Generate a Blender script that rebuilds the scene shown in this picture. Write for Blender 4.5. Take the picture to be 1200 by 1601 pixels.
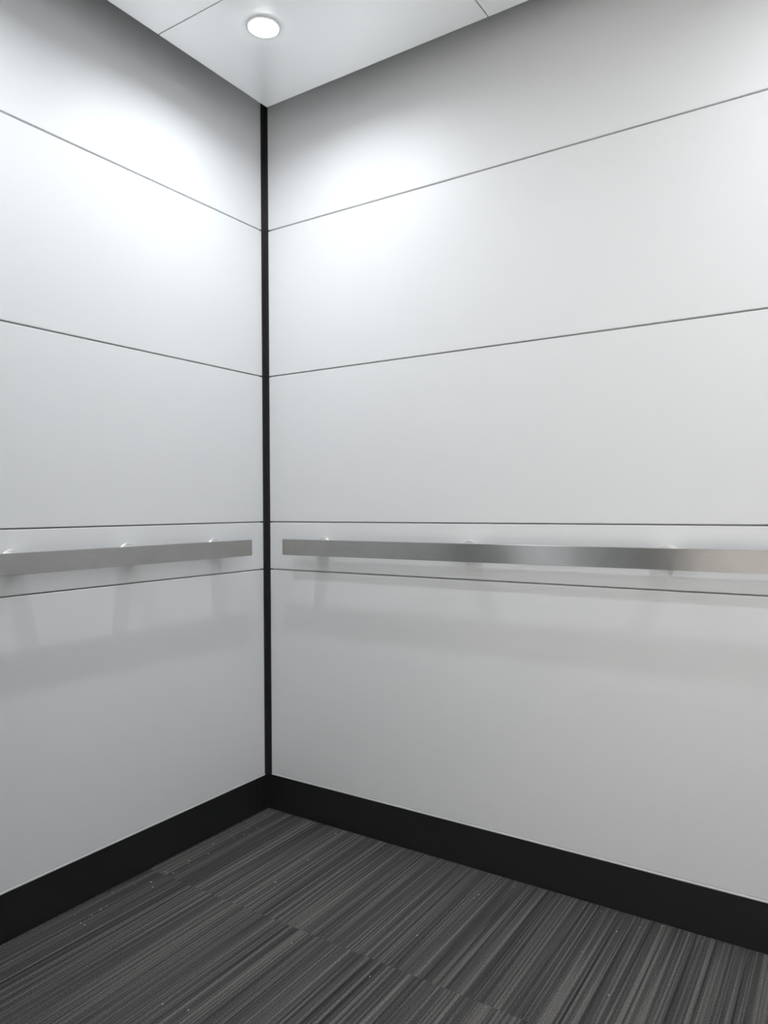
import bpy, bmesh, math, random
from mathutils import Matrix, Vector

random.seed(7)
for o in list(bpy.data.objects):
    bpy.data.objects.remove(o, do_unlink=True)
scene = bpy.context.scene
C = scene.collection

# ------------------------------------------------------------------ camera
F_PX = 1135.7
CAM = Vector((1.7025, -1.8679, 1.0309))
YAW, PITCH, ROLL = -0.5788, -0.0055, -0.0059
cam = bpy.data.cameras.new('camera')
cam.sensor_fit = 'HORIZONTAL'
cam.sensor_width = 36.0
cam.lens = F_PX * 36.0 / 1200.0
cam.clip_start = 0.01
cam_ob = bpy.data.objects.new('camera', cam)
C.objects.link(cam_ob)
fw = Vector((math.sin(YAW) * math.cos(PITCH), math.cos(YAW) * math.cos(PITCH), math.sin(PITCH)))
rt = Vector((math.cos(YAW), -math.sin(YAW), 0.0))
up = rt.cross(fw)
r2 = rt * math.cos(ROLL) + up * math.sin(ROLL)
u2 = -rt * math.sin(ROLL) + up * math.cos(ROLL)
m = Matrix((( r2.x, u2.x, -fw.x, CAM.x), (r2.y, u2.y, -fw.y, CAM.y),
            (r2.z, u2.z, -fw.z, CAM.z), (0, 0, 0, 1)))
cam_ob.matrix_world = m
scene.camera = cam_ob

# ------------------------------------------------------------------ world, exposure, light values
world = bpy.data.worlds.new('world')
scene.world = world
world.use_nodes = True
world.node_tree.nodes['Background'].inputs[0].default_value = (0.8, 0.85, 0.9, 1)
world.node_tree.nodes['Background'].inputs[1].default_value = 0.02
scene.view_settings.view_transform = 'Standard'
scene.view_settings.look = 'None'
scene.view_settings.gamma = 1.0
scene.view_settings.use_curve_mapping = False
scene.view_settings.exposure = 0.05

CAB_LAMP_POWER = 3.5            # watts for each of the four cabin downlights
CAB_LAMP_COLOR = (0.92, 0.965, 1.0)
CAB_LAMP_SPREAD = math.radians(167)
LOBBY_FILL_POWER = 35.5  # each added landing lamp, set to fill the cabin through the doorway
LOBBY_FILL_COLOR = (1.0, 0.975, 0.965)

# ------------------------------------------------------------------ dimensions (metres); corner at the origin
WX = 2.27          # cabin width  (along the back wall, +x)
DY = 1.63          # cabin depth  (along the left wall, -y)
LEFT_END = -1.45   # left wall panels stop here, steel column beyond
ZC = 2.30          # underside of the hanging ceiling
ZTOP = 2.47
GAP = 0.137
BASE = 0.119
GROOVES = (0.8242, 0.9857, 1.4818, 1.9790)
LAMPS = [(0.393, -0.430), (1.877, -0.430), (0.393, -1.200), (1.877, -1.200)]
OPEN0, OPEN1, OPENZ = 1.06, 2.17, 2.13   # doorway in the front wall


# ------------------------------------------------------------------ helpers
def link(name, me, parent=None, mat=None):
    ob = bpy.data.objects.new(name, me)
    C.objects.link(ob)
    if parent is not None:
        ob.parent = parent
    if mat is not None and me is not None and not me.materials:
        me.materials.append(mat)
    return ob


def empty(name, loc=(0, 0, 0)):
    ob = bpy.data.objects.new(name, None)
    ob.empty_display_size = 0.05
    C.objects.link(ob)
    ob.location = loc
    return ob


def tag(ob, label=None, cat=None, group=None, kind=None):
    if label: ob['label'] = label
    if cat: ob['category'] = cat
    if group: ob['group'] = group
    if kind: ob['kind'] = kind
    return ob


def box_bm(bm, lo, hi):
    vs = [bm.verts.new((x, y, z)) for x in (lo[0], hi[0]) for y in (lo[1], hi[1]) for z in (lo[2], hi[2])]
    for f in ((0, 1, 3, 2), (4, 6, 7, 5), (0, 4, 5, 1), (2, 3, 7, 6), (0, 2, 6, 4), (1, 5, 7, 3)):
        bm.faces.new([vs[i] for i in f])


def finish(bm, name, smooth=False, uv=None):
    bmesh.ops.recalc_face_normals(bm, faces=bm.faces[:])
    if uv is not None:
        lay = bm.loops.layers.uv.new('UVMap')
        for f in bm.faces:
            for l in f.loops:
                l[lay].uv = (l.vert.co[uv[0]], l.vert.co[uv[1]])
    for f in bm.faces:
        f.smooth = smooth
    me = bpy.data.meshes.new(name)
    bm.to_mesh(me)
    bm.free()
    return me


def box(name, lo, hi, mat, parent=None, bev=0.0, seg=1, uv=None):
    bm = bmesh.new()
    box_bm(bm, lo, hi)
    if bev:
        bmesh.ops.bevel(bm, geom=bm.edges[:], offset=bev, segments=seg, profile=0.5, affect='EDGES')
    return link(name, finish(bm, name, uv=uv), parent, mat)


def multi_box(name, boxes, mat, parent=None):
    bm = bmesh.new()
    for lo, hi in boxes:
        box_bm(bm, lo, hi)
    return link(name, finish(bm, name), parent, mat)


def lathe(name, prof, axis, mat, parent=None, n=48, loc=(0, 0, 0)):
    """revolve (radius, height) pairs around an axis: 'z', 'x' or 'y'"""
    bm = bmesh.new()
    rings = []
    for r, h in prof:
        ring = []
        for k in range(n):
            a = 2 * math.pi * k / n
            c, s = r * math.cos(a), r * math.sin(a)
            p = {'z': (c, s, h), 'x': (h, c, s), 'y': (c, h, s)}[axis]
            ring.append(bm.verts.new(p))
        rings.append(ring)
    for a, b in zip(rings[:-1], rings[1:]):
        for k in range(n):
            bm.faces.new((a[k], a[(k + 1) % n], b[(k + 1) % n], b[k]))
    if prof[0][0] > 1e-6 and prof[0] != prof[-1]:
        bm.faces.new(rings[0])
        bm.faces.new(rings[-1])
    bmesh.ops.remove_doubles(bm, verts=bm.verts[:], dist=1e-6)
    me = finish(bm, name, smooth=True)
    ob = link(name, me, parent, mat)
    ob.location = loc
    me.set_sharp_from_angle(angle=math.radians(35))
    return ob


# ------------------------------------------------------------------ materials
def new_mat(name):
    mt = bpy.data.materials.new(name)
    mt.use_nodes = True
    nt = mt.node_tree
    return mt, nt, nt.nodes['Principled BSDF']


def simple(name, col, rough, metal=0.0, spec=0.5, var=0.0, vscale=6.0):
    mt, nt, b = new_mat(name)
    b.inputs['Base Color'].default_value = (*col, 1)
    b.inputs['Roughness'].default_value = rough
    b.inputs['Metallic'].default_value = metal
    b.inputs['Specular IOR Level'].default_value = spec
    if var:
        tc = nt.nodes.new('ShaderNodeTexCoord')
        no = nt.nodes.new('ShaderNodeTexNoise')
        no.inputs['Scale'].default_value = vscale
        no.inputs['Detail'].default_value = 5
        nt.links.new(tc.outputs['Object'], no.inputs['Vector'])
        mr = nt.nodes.new('ShaderNodeMapRange')
        mr.inputs['To Min'].default_value = rough - var
        mr.inputs['To Max'].default_value = rough + var
        nt.links.new(no.outputs['Fac'], mr.inputs['Value'])
        nt.links.new(mr.outputs['Result'], b.inputs['Roughness'])
    return mt


M_GLASS = simple('white_back_painted_glass', (0.84, 0.85, 0.86), 0.50, spec=0.4, var=0.03)
M_BACK = simple('reveal_aluminium', (0.46, 0.45, 0.44), 0.5, metal=0.0, var=0.05)
M_BLACK = simple('black_satin_trim', (0.019, 0.019, 0.0198), 0.42, spec=0.35, var=0.08, vscale=20)
M_STRIP = simple('black_anodised_strip', (0.034, 0.032, 0.035), 0.35, spec=0.5, var=0.05, vscale=20)
M_CEIL = simple('satin_white_ceiling', (0.86, 0.87, 0.87), 0.31, metal=0.45, spec=0.6, var=0.0)
M_CEILBACK = simple('ceiling_frame_grey', (0.16, 0.16, 0.165), 0.6, var=0.05)
M_CAVITY = simple('canopy_grey_paint', (0.16, 0.165, 0.17), 0.7, var=0.05)
M_CHROME = simple('polished_bracket_steel', (0.85, 0.84, 0.83), 0.34, metal=1.0, var=0.03)
M_RING = simple('downlight_ring_paint', (0.78, 0.78, 0.78), 0.35, var=0.04)
M_SLAB = simple('subfloor', (0.03, 0.03, 0.03), 0.9, var=0.05)
M_LOBBYWALL = simple('lobby_wall_paint', (0.76, 0.752, 0.74), 0.6, var=0.05)
M_LOBBYFLOOR = simple('lobby_floor_stone', (0.55, 0.53, 0.50), 0.35, var=0.08)


def brushed(name, col, rough, aniso, uvtan=True, streak=400.0):
    mt, nt, b = new_mat(name)
    b.inputs['Metallic'].default_value = 1.0
    b.inputs['Roughness'].default_value = rough
    tc = nt.nodes.new('ShaderNodeTexCoord')
    mp = nt.nodes.new('ShaderNodeMapping')
    mp.inputs['Scale'].default_value = (6.0, streak * 3, 1.0) if uvtan else (streak, streak, 6.0)
    nt.links.new(tc.outputs['UV' if uvtan else 'Object'], mp.inputs['Vector'])
    no = nt.nodes.new('ShaderNodeTexNoise')
    no.inputs['Scale'].default_value = 1.0
    no.inputs['Detail'].default_value = 4
    nt.links.new(mp.outputs['Vector'], no.inputs['Vector'])
    # faint smudges
    n2 = nt.nodes.new('ShaderNodeTexNoise')
    n2.inputs['Scale'].default_value = 14.0
    n2.inputs['Detail'].default_value = 4
    nt.links.new(tc.outputs['Object'], n2.inputs['Vector'])
    ad = nt.nodes.new('ShaderNodeMath'); ad.operation = 'MULTIPLY_ADD'
    nt.links.new(n2.outputs['Fac'], ad.inputs[0]); ad.inputs[1].default_value = 0.8
    nt.links.new(no.outputs['Fac'], ad.inputs[2])
    rp = nt.nodes.new('ShaderNodeMapRange')
    rp.inputs['From Min'].default_value = 0.55
    rp.inputs['From Max'].default_value = 1.25
    rp.inputs['To Min'].default_value = 0.88
    rp.inputs['To Max'].default_value = 1.06
    nt.links.new(ad.outputs[0], rp.inputs['Value'])
    mx = nt.nodes.new('ShaderNodeVectorMath'); mx.operation = 'SCALE'
    mx.inputs[0].default_value = col
    nt.links.new(rp.outputs['Result'], mx.inputs['Scale'])
    nt.links.new(mx.outputs['Vector'], b.inputs['Base Color'])
    rr = nt.nodes.new('ShaderNodeMapRange')
    rr.inputs['To Min'].default_value = rough - 0.05
    rr.inputs['To Max'].default_value = rough + 0.05
    nt.links.new(no.outputs['Fac'], rr.inputs['Value'])
    nt.links.new(rr.outputs['Result'], b.inputs['Roughness'])
    if aniso:
        b.inputs['Anisotropic'].default_value = aniso
        b.inputs['Anisotropic Rotation'].default_value = 0.25
        tg = nt.nodes.new('ShaderNodeTangent')
        tg.direction_type = 'UV_MAP'
        tg.uv_map = 'UVMap'
        nt.links.new(tg.outputs['Tangent'], b.inputs['Tangent'])
    return mt


M_RAIL = brushed('brushed_steel_rail', (0.53, 0.525, 0.515), 0.40, 1.0)
M_STEEL = brushed('brushed_steel_panel', (0.50, 0.50, 0.495), 0.32, 0.0, uvtan=False)


def carpet_material():
    mt, nt, b = new_mat('striped_carpet_pile')
    N, L = nt.nodes, nt.links
    b.inputs['Roughness'].default_value = 0.95
    b.inputs['Specular IOR Level'].default_value = 0.08
    geo = N.new('ShaderNodeNewGeometry')
    info = N.new('ShaderNodeObjectInfo')
    sep = N.new('ShaderNodeSeparateXYZ')
    L.new(geo.outputs['Position'], sep.inputs[0])
    rnd = N.new('ShaderNodeMath'); rnd.operation = 'MULTIPLY'
    L.new(info.outputs['Random'], rnd.inputs[0]); rnd.inputs[1].default_value = 37.0

    def stripe(sx, sy, off, lo, hi, detail=0.0, per_tile=True):
        mx = N.new('ShaderNodeMath'); mx.operation = 'MULTIPLY'
        L.new(sep.outputs['X'], mx.inputs[0]); mx.inputs[1].default_value = sx
        my = N.new('ShaderNodeMath'); my.operation = 'MULTIPLY'
        L.new(sep.outputs['Y'], my.inputs[0]); my.inputs[1].default_value = sy
        cz = N.new('ShaderNodeMath'); cz.operation = 'ADD'
        cz.inputs[0].default_value = off
        if per_tile:
            L.new(rnd.outputs[0], cz.inputs[1])
        else:
            cz.inputs[1].default_value = 0.0
        cb = N.new('ShaderNodeCombineXYZ')
        L.new(mx.outputs[0], cb.inputs[0]); L.new(my.outputs[0], cb.inputs[1]); L.new(cz.outputs[0], cb.inputs[2])
        no = N.new('ShaderNodeTexNoise')
        no.inputs['Scale'].default_value = 1.0
        no.inputs['Detail'].default_value = detail
        L.new(cb.outputs[0], no.inputs['Vector'])
        mr = N.new('ShaderNodeMapRange')
        mr.inputs['From Min'].default_value = lo
        mr.inputs['From Max'].default_value = hi
        L.new(no.outputs['Fac'], mr.inputs['Value'])
        return mr.outputs['Result']

    def math2(op, a, bb):
        n = N.new('ShaderNodeMath'); n.operation = op
        for i, v in enumerate((a, bb)):
            if isinstance(v, (int, float)): n.inputs[i].default_value = v
            else: L.new(v, n.inputs[i])
        return n.outputs[0]

    broad = stripe(38, 0.5, 3.0, 0.38, 0.62, 0.0, False)           # wide tonal bands
    mid = stripe(90, 0.9, 11.0, 0.44, 0.62)           # yarn groups
    thin = stripe(180, 1.0, 23.0, 0.54, 0.66)
    thin2 = stripe(300, 1.6, 41.0, 0.52, 0.68)         # single light yarns
    dark = stripe(140, 1.2, 31.0, 0.57, 0.66)          # single dark yarns
    loops = stripe(260, 330, 5.0, 0.30, 0.70, 1.0, False)   # loop pile grain
    fine = stripe(620, 620, 9.0, 0.25, 0.75, 2.0, False)
    v = math2('MULTIPLY', broad, 0.016)
    v = math2('ADD', v, math2('MULTIPLY', mid, 0.018))
    v = math2('ADD', v, math2('MULTIPLY', thin, 0.085))
    v = math2('ADD', v, math2('MULTIPLY', thin2, 0.030))
    v = math2('ADD', v, 0.075)
    v = math2('SUBTRACT', v, math2('MULTIPLY', dark, 0.030))
    v = math2('MAXIMUM', v, 0.018)
    g = math2('ADD', math2('MULTIPLY', loops, 0.55), math2('MULTIPLY', fine, 0.55))
    g = math2('ADD', g, 0.45)
    v = math2('MULTIPLY', v, g)
    # dark yarns read slightly violet grey, light yarns slightly warm
    mixc = N.new('ShaderNodeMix'); mixc.data_type = 'RGBA'
    L.new(math2('MINIMUM', math2('MULTIPLY', v, 5.0), 1.0), mixc.inputs['Factor'])
    mixc.inputs['A'].default_value = (1.0, 0.985, 1.02, 1)
    mixc.inputs['B'].default_value = (1.05, 1.0, 0.93, 1)
    sc = N.new('ShaderNodeVectorMath'); sc.operation = 'SCALE'
    L.new(mixc.outputs['Result'], sc.inputs[0]); L.new(v, sc.inputs['Scale'])
    L.new(sc.outputs['Vector'], b.inputs['Base Color'])
    bp = N.new('ShaderNodeBump')
    bp.inputs['Strength'].default_value = 0.7
    bp.inputs['Distance'].default_value = 0.0025
    L.new(math2('ADD', loops, math2('MULTIPLY', fine, 0.5)), bp.inputs['Height'])
    L.new(bp.outputs['Normal'], b.inputs['Normal'])
    return mt


M_CARPET = carpet_material()


def emit(name, col, s):
    mt = bpy.data.materials.new(name)
    mt.use_nodes = True
    nt = mt.node_tree
    nt.nodes.remove(nt.nodes['Principled BSDF'])
    e = nt.nodes.new('ShaderNodeEmission')
    e.inputs[0].default_value = (*col, 1)
    e.inputs[1].default_value = s
    nt.links.new(e.outputs[0], nt.nodes['Material Output'].inputs['Surface'])
    return mt


M_LENS = emit('cabin_downlight_lens', (0.94, 0.98, 1.0), 50.0)
M_LENS_FILL = emit('lobby_fill_lens', (1.0, 0.9, 0.78), 3.0)  # glowing face of the added fill lamps on the landing

# ------------------------------------------------------------------ walls of the cabin
PT = 0.010     # panel thickness; panel faces lie in the planes x=0, y=0
HALF = 0.0020  # half the width of a reveal between two panels
EDGE = 0.016   # panels stop this far from a corner


def panel_rows():
    zs = [BASE + 0.0058] + [v for g in GROOVES for v in (g - HALF, g + HALF)] + [ZTOP - 0.005]
    return list(zip(zs[0::2], zs[1::2]))


# left wall: plane x = 0
wall_left = box('wall_left', (-0.06, LEFT_END, 0.0), (-PT, 0.06, ZTOP), M_BACK)
tag(wall_left, 'left cabin wall clad in horizontal white glass panels', kind='structure')
for z0, z1 in panel_rows():
    box('panel', (-PT, LEFT_END + 0.004, z0), (0.0, -EDGE, z1), M_GLASS, wall_left, bev=0.0014)
# back wall: plane y = 0
wall_back = box('wall_back', (-PT, PT, 0.0), (WX + PT, 0.06, ZTOP), M_BACK)
tag(wall_back, 'wide cabin wall right of the corner clad in white glass panels', kind='structure')
for z0, z1 in panel_rows():
    box('panel', (EDGE, 0.0, z0), (WX - EDGE, PT, z1), M_GLASS, wall_back, bev=0.0014)
M_EDGE = simple('pale_edge_strip', (0.80, 0.80, 0.80), 0.4, var=0.04)
es = box('edge_strip', (-PT, LEFT_END + 0.004, BASE), (0.0014, -EDGE, BASE + 0.0055), M_EDGE, wall_left, bev=0.0013)
es = box('edge_strip', (EDGE, -0.0014, BASE), (WX - EDGE, PT, BASE + 0.0055), M_EDGE, wall_back, bev=0.0013)
# right wall: plane x = WX, outside the frame but mirrored in the glass
wall_right = box('wall_right', (WX + PT, -DY, 0.0), (WX + 0.06, PT, ZTOP), M_BACK)
tag(wall_right, 'far right cabin wall of white glass panels, outside the picture', kind='structure')
for z0, z1 in panel_rows():
    box('panel', (WX, LEFT_END + 0.004, z0), (WX + PT, -EDGE, z1), M_GLASS, wall_right, bev=0.0016)

# front wall: steel return, narrow jamb and header around the open doorway
FT = 0.09
wall_front = multi_box('wall_front', [((-0.06, -DY - FT, 0.0), (OPEN0, -DY, ZTOP)),
                                      ((OPEN1, -DY - FT, 0.0), (WX + 0.06, -DY, ZTOP)),
                                      ((OPEN0, -DY - FT, OPENZ), (OPEN1, -DY, ZTOP))], M_STEEL)
tag(wall_front, 'brushed steel front return beside the open doorway', kind='structure')
# steel columns between the glass walls and the front
for i, (x0, x1) in enumerate(((-0.06, 0.0), (WX, WX + 0.06))):
    tag(box('trim_%d' % (3 + i), (x0 if i == 0 else x1 - 0.06, -DY, 0.0), (x1 if i == 0 else x0 + 0.06 - PT + PT, LEFT_END, ZTOP) if i == 0 else (WX + PT, LEFT_END, ZTOP), M_STEEL),
        'brushed steel column where the glass wall meets the front', kind='structure')

# black corner angles, set a little behind the glass faces
def corner_trim(name, x, sgn, label):
    bm = bmesh.new()
    d = 0.003
    a = 0.020
    if sgn > 0:
        pts = [(x - d, d), (x - d, -a), (x - PT, -a), (x - PT, PT), (x + a, PT), (x + a, d)]
    else:
        pts = [(x + d, d), (x - a, d), (x - a, PT), (x + PT, PT), (x + PT, -a), (x + d, -a)]
    lo = [bm.verts.new((p[0], p[1], 0.0)) for p in pts]
    hi = [bm.verts.new((p[0], p[1], ZTOP)) for p in pts]
    n = len(pts)
    for k in range(n):
        bm.faces.new((lo[k], lo[(k + 1) % n], hi[(k + 1) % n], hi[k]))
    bm.faces.new(lo[::-1])
    bm.faces.new(hi)
    ob = link(name, finish(bm, name), None, M_STRIP)
    return tag(ob, label, kind='structure')


corner_trim('trim_1', 0.0, 1, 'slim black vertical strip in the corner between the two glass walls')
corner_trim('trim_2', WX, -1, 'slim black vertical strip in the far right corner')

# black kick boards
bl = box('baseboard_left', (-PT + 0.0005, LEFT_END, 0.0), (-0.0025, -0.0535, BASE), M_BLACK, bev=0.001)
tag(bl, 'black kick board along the foot of the left wall', kind='structure')
box('corner_piece', (-PT + 0.0005, -0.0525, 0.0), (-0.0025, 0.0015, BASE), M_BLACK, bl, bev=0.001)
bb = box('baseboard_back', (-0.0020, 0.0025, 0.0), (WX - 0.004, PT - 0.0005, BASE), M_BLACK, bev=0.001)
tag(bb, 'black kick board along the foot of the wall right of the corner', kind='structure')
br = box('baseboard_right', (WX + 0.0025, LEFT_END, 0.0), (WX + PT - 0.0005, -0.002, BASE), M_BLACK, bev=0.001)
tag(br, 'black kick board along the far right wall', kind='structure')

# ------------------------------------------------------------------ floor: carpet tiles with a seam every half metre
floor = box('floor', (-0.06, -DY - 0.13, -0.06), (WX + 0.06, 0.06, -0.009), M_SLAB)
tag(floor, 'grey striped carpet tile floor of the lift cabin', kind='structure')
tile_cache = {}
xs = [0.0, 0.5, 1.0, 1.5, 2.0, WX]
ys = [0.0, -0.5, -1.5, -DY - 0.04]
g = 0.00012
for i in range(len(xs) - 1):
    for j in range(len(ys) - 1):
        w, h = xs[i + 1] - xs[i], ys[j] - ys[j + 1]
        x0, y0 = xs[i], ys[j + 1]
        ex0 = 0.002 if i == 0 else 0
        ex1 = 0.002 if i == len(xs) - 2 else 0
        ey = 0.002 if j == 0 else 0
        key = (round(w, 3), round(h, 3), ex0, ex1, ey)
        if key not in tile_cache:
            bm = bmesh.new()
            box_bm(bm, (g - ex0, g, -0.009), (w - g + ex1, h - g + ey, 0.0))
            tile_cache[key] = finish(bm, 'carpet_tile')
        t = link('carpet_tile', tile_cache[key], floor, M_CARPET)
        t.location = (x0, y0, 0.0)

# loose tufts along the cut edges of the carpet
bm = bmesh.new()
def tuft(x, y, h, r):
    a = random.random() * 6.28
    tip = bm.verts.new((x + random.uniform(-.002, .002), y + random.uniform(-.002, .002), h))
    ring = [bm.verts.new((x + r * math.cos(a + k * 2.094), y + r * math.sin(a + k * 2.094), -0.001)) for k in range(3)]
    for k in range(3):
        bm.faces.new((ring[k], ring[(k + 1) % 3], tip))
for k in range(1100):
    x = random.uniform(0.001, 1.75)
    tuft(x, random.uniform(-0.004, 0.0005), random.choice((.001, .0015, .002, .002, .0035)), random.uniform(.0008, .002))
for k in range(800):
    y = random.uniform(-1.3, -0.001)
    tuft(random.uniform(-0.0005, 0.004), y, random.choice((.001, .0015, .002, .002, .0035)), random.uniform(.0008, .002))
tf = link('carpet_tufts', finish(bm, 'carpet_tufts'), floor, M_CARPET)
tag(tf, 'frayed carpet pile along the kick boards', kind='stuff')

# white lint flecks lying on the pile
M_LINT = simple('white_lint', (0.55, 0.54, 0.50), 0.9, var=0.05)
bm = bmesh.new()
for k in range(70):
    if k < 34:
        x, y = random.uniform(0.01, 0.10), -random.uniform(0.01, 0.8)
    elif k < 46:
        x, y = random.uniform(0.05, 1.5), -random.uniform(0.01, 0.05)
    else:
        x, y = random.uniform(0.1, 1.5), -random.uniform(0.05, 0.9)
    s = random.uniform(0.0007, 0.0017)
    mt4 = Matrix.Translation((x, y, s * 0.6)) @ Matrix.Rotation(random.random() * 6, 4, 'Z') @ Matrix.Diagonal((s * random.uniform(1, 2.2), s, s * 0.7, 1))
    bmesh.ops.create_icosphere(bm, subdivisions=1, radius=1.0, matrix=mt4)
ln = link('lint_flecks', finish(bm, 'lint_flecks'), floor, M_LINT)
tag(ln, 'tiny white lint flecks on the carpet', kind='stuff')

# ------------------------------------------------------------------ ceiling: panels hung clear of the walls, dark canopy above
canopy = box('ceiling_canopy', (-0.06, -DY - FT, ZTOP), (WX + 0.06, 0.06, ZTOP + 0.04), M_CAVITY)
tag(canopy, 'grey cabin roof above the hanging ceiling panels', kind='structure')
cx0, cx1 = GAP, WX - GAP
cy0, cy1 = -GAP + 0.001, -DY + GAP
ceil = box('ceiling', (cx0 + 0.02, cy1 + 0.02, ZC + 0.014), (cx1 - 0.02, cy0 - 0.02, ZC + 0.045), M_CEILBACK)
tag(ceil, 'pale satin ceiling panels hung clear of the walls', kind='structure')
jx = [cx0, 0.902, WX - 0.902, cx1]
jy = [cy0, -0.561, -DY + 0.561, cy1]
for i in range(3):
    for j in range(3):
        q = 0.0013
        box('ceiling_panel', (jx[i] + (q if i else 0), jy[j + 1] + (q if j < 2 else 0), ZC),
            (jx[i + 1] - (q if i < 2 else 0), jy[j] - (q if j else 0), ZC + 0.014), M_CEIL, ceil, bev=0.002, seg=2)


def downlight(x, y, z, label, lens_mat, power, color, spread, group):
    root = empty('downlight', (x, y, z))
    tag(root, label, 'downlight', group)
    R = 0.046
    lathe('trim_ring', [(0.0355, 0.0), (0.0355, -0.0022), (0.038, -0.0035), (0.043, -0.0032), (R, -0.0012), (R, 0.0)], 'z', M_RING, root)
    lathe('lens', [(0.0352, 0.0), (0.0350, -0.0040), (0.0335, -0.0065), (0.028, -0.0085), (0.015, -0.0098), (0.0005, -0.0100)], 'z', lens_mat, root)
    ld = bpy.data.lights.new('lamp', 'AREA')
    ld.shape = 'DISK'
    ld.size = 0.042
    ld.energy = power
    ld.color = color
    ld.spread = spread
    lo = bpy.data.objects.new('lamp', ld)
    C.objects.link(lo)
    lo.parent = root
    lo.location = (0, 0, -0.0104)
    return root


DL = ['glowing round downlight in the ceiling above the corner',
      'round ceiling downlight nearest the far right corner',
      'round ceiling downlight by the steel front return',
      'round ceiling downlight over the doorway side']
for (x, y), lab in zip(LAMPS, DL):
    downlight(x, y, ZC, lab, M_LENS, CAB_LAMP_POWER, CAB_LAMP_COLOR, CAB_LAMP_SPREAD, 'round downlights of the cabin ceiling')

# ------------------------------------------------------------------ handrails: flat brushed bars on round posts
RZ0, RZ1 = 0.8805, 0.9312
RB, RF = 0.0595, 0.0690       # back and front face of the bar, measured from the wall
RZ = 0.9080


def handrail(wall, start, end, posts, label):
    root = empty('handrail', (0, 0, 0))
    tag(root, label, 'handrail', 'brushed steel handrails')
    if wall == 'back':
        box('rail_bar', (start, -RF, RZ0), (end, -RB, RZ1), M_RAIL, root, bev=0.0007, seg=2, uv=(0, 2))
    elif wall == 'left':
        box('rail_bar', (RB, end, RZ0), (RF, start, RZ1), M_RAIL, root, bev=0.0007, seg=2, uv=(1, 2))
    else:
        box('rail_bar', (WX - RF, end, RZ0), (WX - RB, start, RZ1), M_RAIL, root, bev=0.0007, seg=2, uv=(1, 2))
    for s in posts:
        pr = [(0.0005, 0.0), (0.0240, 0.0), (0.0240, RB - 0.002), (0.0225, RB + 0.0005), (0.0005, RB + 0.0005)]
        fl = [(0.0005, 0.0), (0.0290, 0.0), (0.0290, 0.003), (0.0275, 0.005), (0.0005, 0.005)]
        if wall == 'back':
            pr = [(r, -h) for r, h in pr]; fl = [(r, -h) for r, h in fl]
            p = lathe('bracket', pr, 'y', M_CHROME, root, 28, (s, 0, RZ)); lathe('flange', fl, 'y', M_CHROME, p, 36)
        else:
            if wall == 'right':
                pr = [(r, -h) for r, h in pr]; fl = [(r, -h) for r, h in fl]
            x = 0.0 if wall == 'left' else WX
            p = lathe('bracket', pr, 'x', M_CHROME, root, 28, (x, s, RZ)); lathe('flange', fl, 'x', M_CHROME, p, 36)
    return root


handrail('left', -0.1445, -1.40, (-0.245, -0.57, -0.90, -1.24), 'brushed steel handrail bar on the wall left of the black corner strip')
handrail('back', 0.1305, WX - 0.1305, (0.250, 0.775, 1.312, 1.95), 'brushed steel handrail with a bright glint, right of the black corner strip')
handrail('right', -0.1445, -1.40, (-0.245, -0.57, -0.90, -1.24), 'brushed steel handrail on the far right wall outside the picture')

# ------------------------------------------------------------------ the landing outside the open doorway (seen only as reflections)
LY0, LY1 = -DY - FT - 0.04, -4.3
LX0, LX1, LZ = -0.9, 4.1, 2.75
tag(box('floor_landing', (LX0, LY1, -0.06), (LX1, LY0, 0.0), M_LOBBYFLOOR), 'stone floor of the landing outside the doorway', kind='structure')
tag(box('ceiling_landing', (LX0, LY1, LZ), (LX1, LY0, LZ + 0.05), M_LOBBYWALL), 'plain ceiling of the landing', kind='structure')
tag(box('wall_landing_far', (LX0, LY1 - 0.05, -0.06), (LX1, LY1, LZ), M_LOBBYWALL), 'plain warm wall opposite the lift doorway', kind='structure')
tag(box('wall_landing_left', (LX0 - 0.05, LY1, -0.06), (LX0, LY0, LZ), M_LOBBYWALL), 'plain warm side wall of the landing, left', kind='structure')
tag(box('wall_landing_right', (LX1, LY1, -0.06), (LX1 + 0.05, LY0, LZ), M_LOBBYWALL), 'plain warm side wall of the landing, right', kind='structure')
tag(multi_box('wall_landing_front', [((LX0, LY0, -0.06), (OPEN0 - 0.01, LY0 + 0.03, LZ)),
                                     ((OPEN1 + 0.01, LY0, -0.06), (LX1, LY0 + 0.03, LZ)),
                                     ((OPEN0 - 0.01, LY0, OPENZ), (OPEN1 + 0.01, LY0 + 0.03, LZ))], M_LOBBYWALL),
    'plain warm wall around the lift doorway', kind='structure')
LL = [((0.5, -3.75), 'leftmost added fill light on the landing'), ((1.6, -3.75), 'added landing fill light opposite the steel return'),
      ((2.7, -3.75), 'added landing fill light opposite the doorway'), ((3.6, -3.75), 'rightmost added fill light on the landing')]
for (x, y), lab in LL:  # unseen lamps added to the landing as fill light for the cabin
    downlight(x, y, LZ, lab, M_LENS_FILL, LOBBY_FILL_POWER, LOBBY_FILL_COLOR, math.radians(78), 'added fill lights of the landing')
